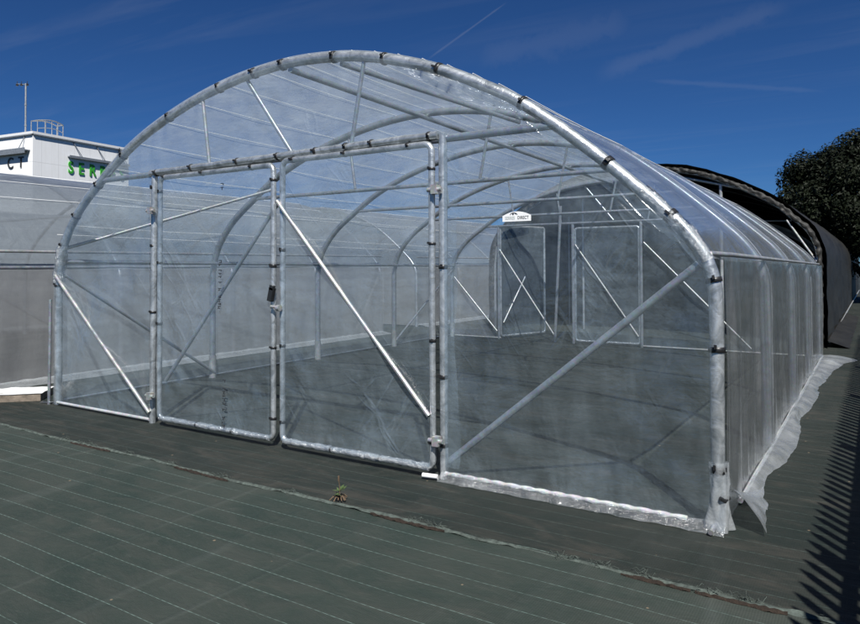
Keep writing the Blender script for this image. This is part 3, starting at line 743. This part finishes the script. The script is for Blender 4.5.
# frayed overlap along the seam
def hemf(u, v):
    x = -9+11*u; e = SEAM(x)+.005; wdt = .022+.05*max(0, nz(x*.9, 21)+.15)
    y = e-.03-wdt*.5+wdt*v
    return V((x, y, .016+.014*sin(pi*v)*(.6+nz(x*5, v*2))+.012*nz(x*9, v*4)+.012*max(0, nz(x*1.3, 9))))
mb = MB(); mb.grid(hemf, 520, 4)
rnd = random.Random(3)
for k in range(1500):                                                   # loose fibres
    x = rnd.uniform(-7.5, 1.2)
    if rnd.random() < .5: x = rnd.choice([-5.25,-4.95,-4.4,-3.2,-2.6,-1.2,-.6,-.4,.1,.3])+rnd.gauss(0, .14)
    y = SEAM(x)+rnd.uniform(-.045, .02); a = rnd.gauss(0, .6); l = rnd.uniform(.01, .04); w = .001
    p = V((x, y, .018)); q = p+V((cos(a)*l, sin(a)*l, rnd.uniform(-.010, .006))); s_ = V((-sin(a), cos(a), 0))*w
    mb.add([p-s_, p+s_, q], [(0,1,2)], False)
for tx in (-5.45,-5.2,-5.05,-4.55,-3.95,-3.35,-2.62,-1.62,-1.45,-.62,-.42,-.2,.12,.3):
    for k in range(22):
        a = rnd.uniform(0, 2*pi); l = rnd.uniform(.015, .05); p = V((tx+rnd.gauss(0, .03), SEAM(tx)+rnd.gauss(-.01, .012), .018)); q = p+V((cos(a)*l, sin(a)*l*.5, rnd.uniform(0, .03)))
        r_ = q+V((cos(a+1)*l*.6, sin(a+1)*l*.4, -.01)); mb.tube([p, q, r_], .0016, 3, caps=False)
tag(mb.build('frayed_seam', M['hem']), kind='structure')
mb = MB()
for xa, xb in ((-5.3,-4.72),(-3.86,-3.22),(-1.92,-1.36),(-.30,.04),(.06,.46)):
    def so_(u, v, xa=xa, xb=xb):
        x = xa+(xb-xa)*u; w = .011*min(1, 6*u+.1, 6*(1-u)+.1)*(1+.9*nz(x*9)+.5*nz(x*31))
        return V((x, SEAM(x)-.055-w+2*w*v, .014+.012*sin(pi*v)+.010*nz(x*30, v*5)))
    mb.grid(so_, 60, 6)
tag(mb.build('soil', M['soil']), kind='structure')

# ------------------------------------------------------------------ small things on the ground
Wd = thing('weed', 'small weed with dry stalk and few green leaves growing through the ground seam', 'plant', (-2.27, -.83, .01))
mb = MB(); mb.tube([(0,0,0),(.004,0,.07),(-.006,.0,.155)], .0035, 6); mb.tube([(-.006,0,.125),(-.006,0,.16)], .007, 6, lambda i, a: .007)
for k in range(14):
    a = k*2.4; l = rnd.uniform(.03,.075); mb.tube([(0,0,.01),(cos(a)*l*.6, sin(a)*l*.6, .03),(cos(a)*l, sin(a)*l, .008)], .004, 5)
mb.build('stem', M['weeddry'], Wd)
mb = MB()
for k in range(13):
    a = k*2.4+.4; l = rnd.uniform(.035,.07); z = rnd.uniform(.02,.07); d = V((cos(a), sin(a), rnd.uniform(.1,.9))).normalized(); s_ = V((-sin(a), cos(a), 0))*l*.22; b0 = V((0,0,z))
    mb.add([b0, b0+d*l*.5+s_, b0+d*l, b0+d*l*.5-s_], [(0,1,2,3)], False)
mb.build('leaf_cluster', M['weedleaf'], Wd)
sb = thing('stone_slab', 'white topped concrete slab lying on the ground left of the near polytunnel', 'slab', (-7.99, -.03, 0))
sb.rotation_euler = (0, 0, radians(45))
mb = MB(); mb.grid(lambda u, v: V((-.9+1.2*u, -.26+.52*v, .089+.01*nz(u*9, v*6))), 24, 12); mb.build('slab_top', M['stonetop'], sb)
mb = MB(); mb.box((-.3, 0, .042), (1.18, .5, .084)); mb.build('slab_body', M['stone'], sb)

# ------------------------------------------------------------------ fence on the right, throwing its toothed shadow
F = thing('palisade_fence', 'tall metal palisade fence with pointed pales running along the right of the polytunnel', 'fence', (1.434, 0, 0))
mb = MB(); k = 0; y = -4.2
while y < 12.5:
    w = .036+.004*nz(y*3); h = 1.87+.02*nz(y*7); lean = .01*nz(y*5)
    vs = []
    for xx in (-.012, .0):
        vs += [(xx, y-w, .05), (xx, y+w, .05), (xx, y+w+lean, h-.11), (xx, y+lean, h), (xx, y-w+lean, h-.11)]
    mb.add(vs, [(0,1,2,3,4)[::-1], (5,6,7,8,9)]+[(i, (i+1) % 5, 5+(i+1) % 5, 5+i) for i in range(5)], False)
    y += .152
mb.build('pale_row', M['fence'], F)
for z in (.35, 1.5):
    mb = MB(); mb.box((.03, 4.1, z), (.05, 16.8, .05)); mb.build('rail', M['fence'], F)
for y in (-3.9, -1.35, 1.4, 4.15, 6.9, 9.65, 12.4):
    mb = MB(); mb.box((.09, y, .93), (.06, .10, 1.86)); mb.build('post', M['fence'], F)

# ------------------------------------------------------------------ trees
def tree(name, label, loc, rx, ry, zlo, zhi, nleaf, seed, group=None, leaf=.16):
    t = thing(name, label, 'tree', loc, group); r = random.Random(seed)
    mb = MB(); mb.tube([(0,0,0),(.05,0,zlo*.6),(0,.1,zhi*.55)], .3, 10, lambda i, a: (.34,.28,.12)[i])
    for k in range(9):
        a = k*2.4; z = zlo*.6+(zhi-zlo)*.06*k; mb.tube([(0,.05,z),(cos(a)*rx*.4, sin(a)*ry*.4, z+.7),(cos(a)*rx*.75, sin(a)*ry*.75, z+1.6)], .1, 6, lambda i, a: (.12,.08,.03)[i])
    mb.build('trunk', M['bark'], t)
    cl = []
    zc = (zlo+zhi)/2; rz = (zhi-zlo)/2
    for k in range(150):
        while True:
            p = V((r.uniform(-1,1), r.uniform(-1,1), r.uniform(-1,1)))
            if p.length < 1: break
        p = p.normalized()*p.length**.45
        cl.append((V((p.x*rx*.86, p.y*ry*.86, zc+p.z*rz*.88)), r.uniform(.35,.85)))
    mb = MB()
    for k in range(nleaf):
        c, q = cl[r.randrange(len(cl))]
        d = V((r.gauss(0,1), r.gauss(0,1), r.gauss(0,1))).normalized()
        p = c+d*q*r.random()**.35*V((1,1,1)).length/1.73
        nrm = (d+V((r.gauss(0,.5), r.gauss(0,.5), r.gauss(.4,.5)))).normalized(); a = nrm.orthogonal().normalized(); b = nrm.cross(a); th = r.uniform(0, 2*pi)
        a, b = a*cos(th)+b*sin(th), b*cos(th)-a*sin(th); l = leaf*r.uniform(.6,1.3)
        mb.add([p-a*l*.5, p+b*l*.22, p+a*l*.5, p-b*l*.22], [(0,1,2,3)], False)
    mb.build('crown', M['leaf'], t); return t
tree('evergreen_tree', 'dense dark rounded evergreen tree behind the black shade tunnel', (.6, 29, 0), 3.6, 3.2, 1.2, 7.0, 110000, 4)
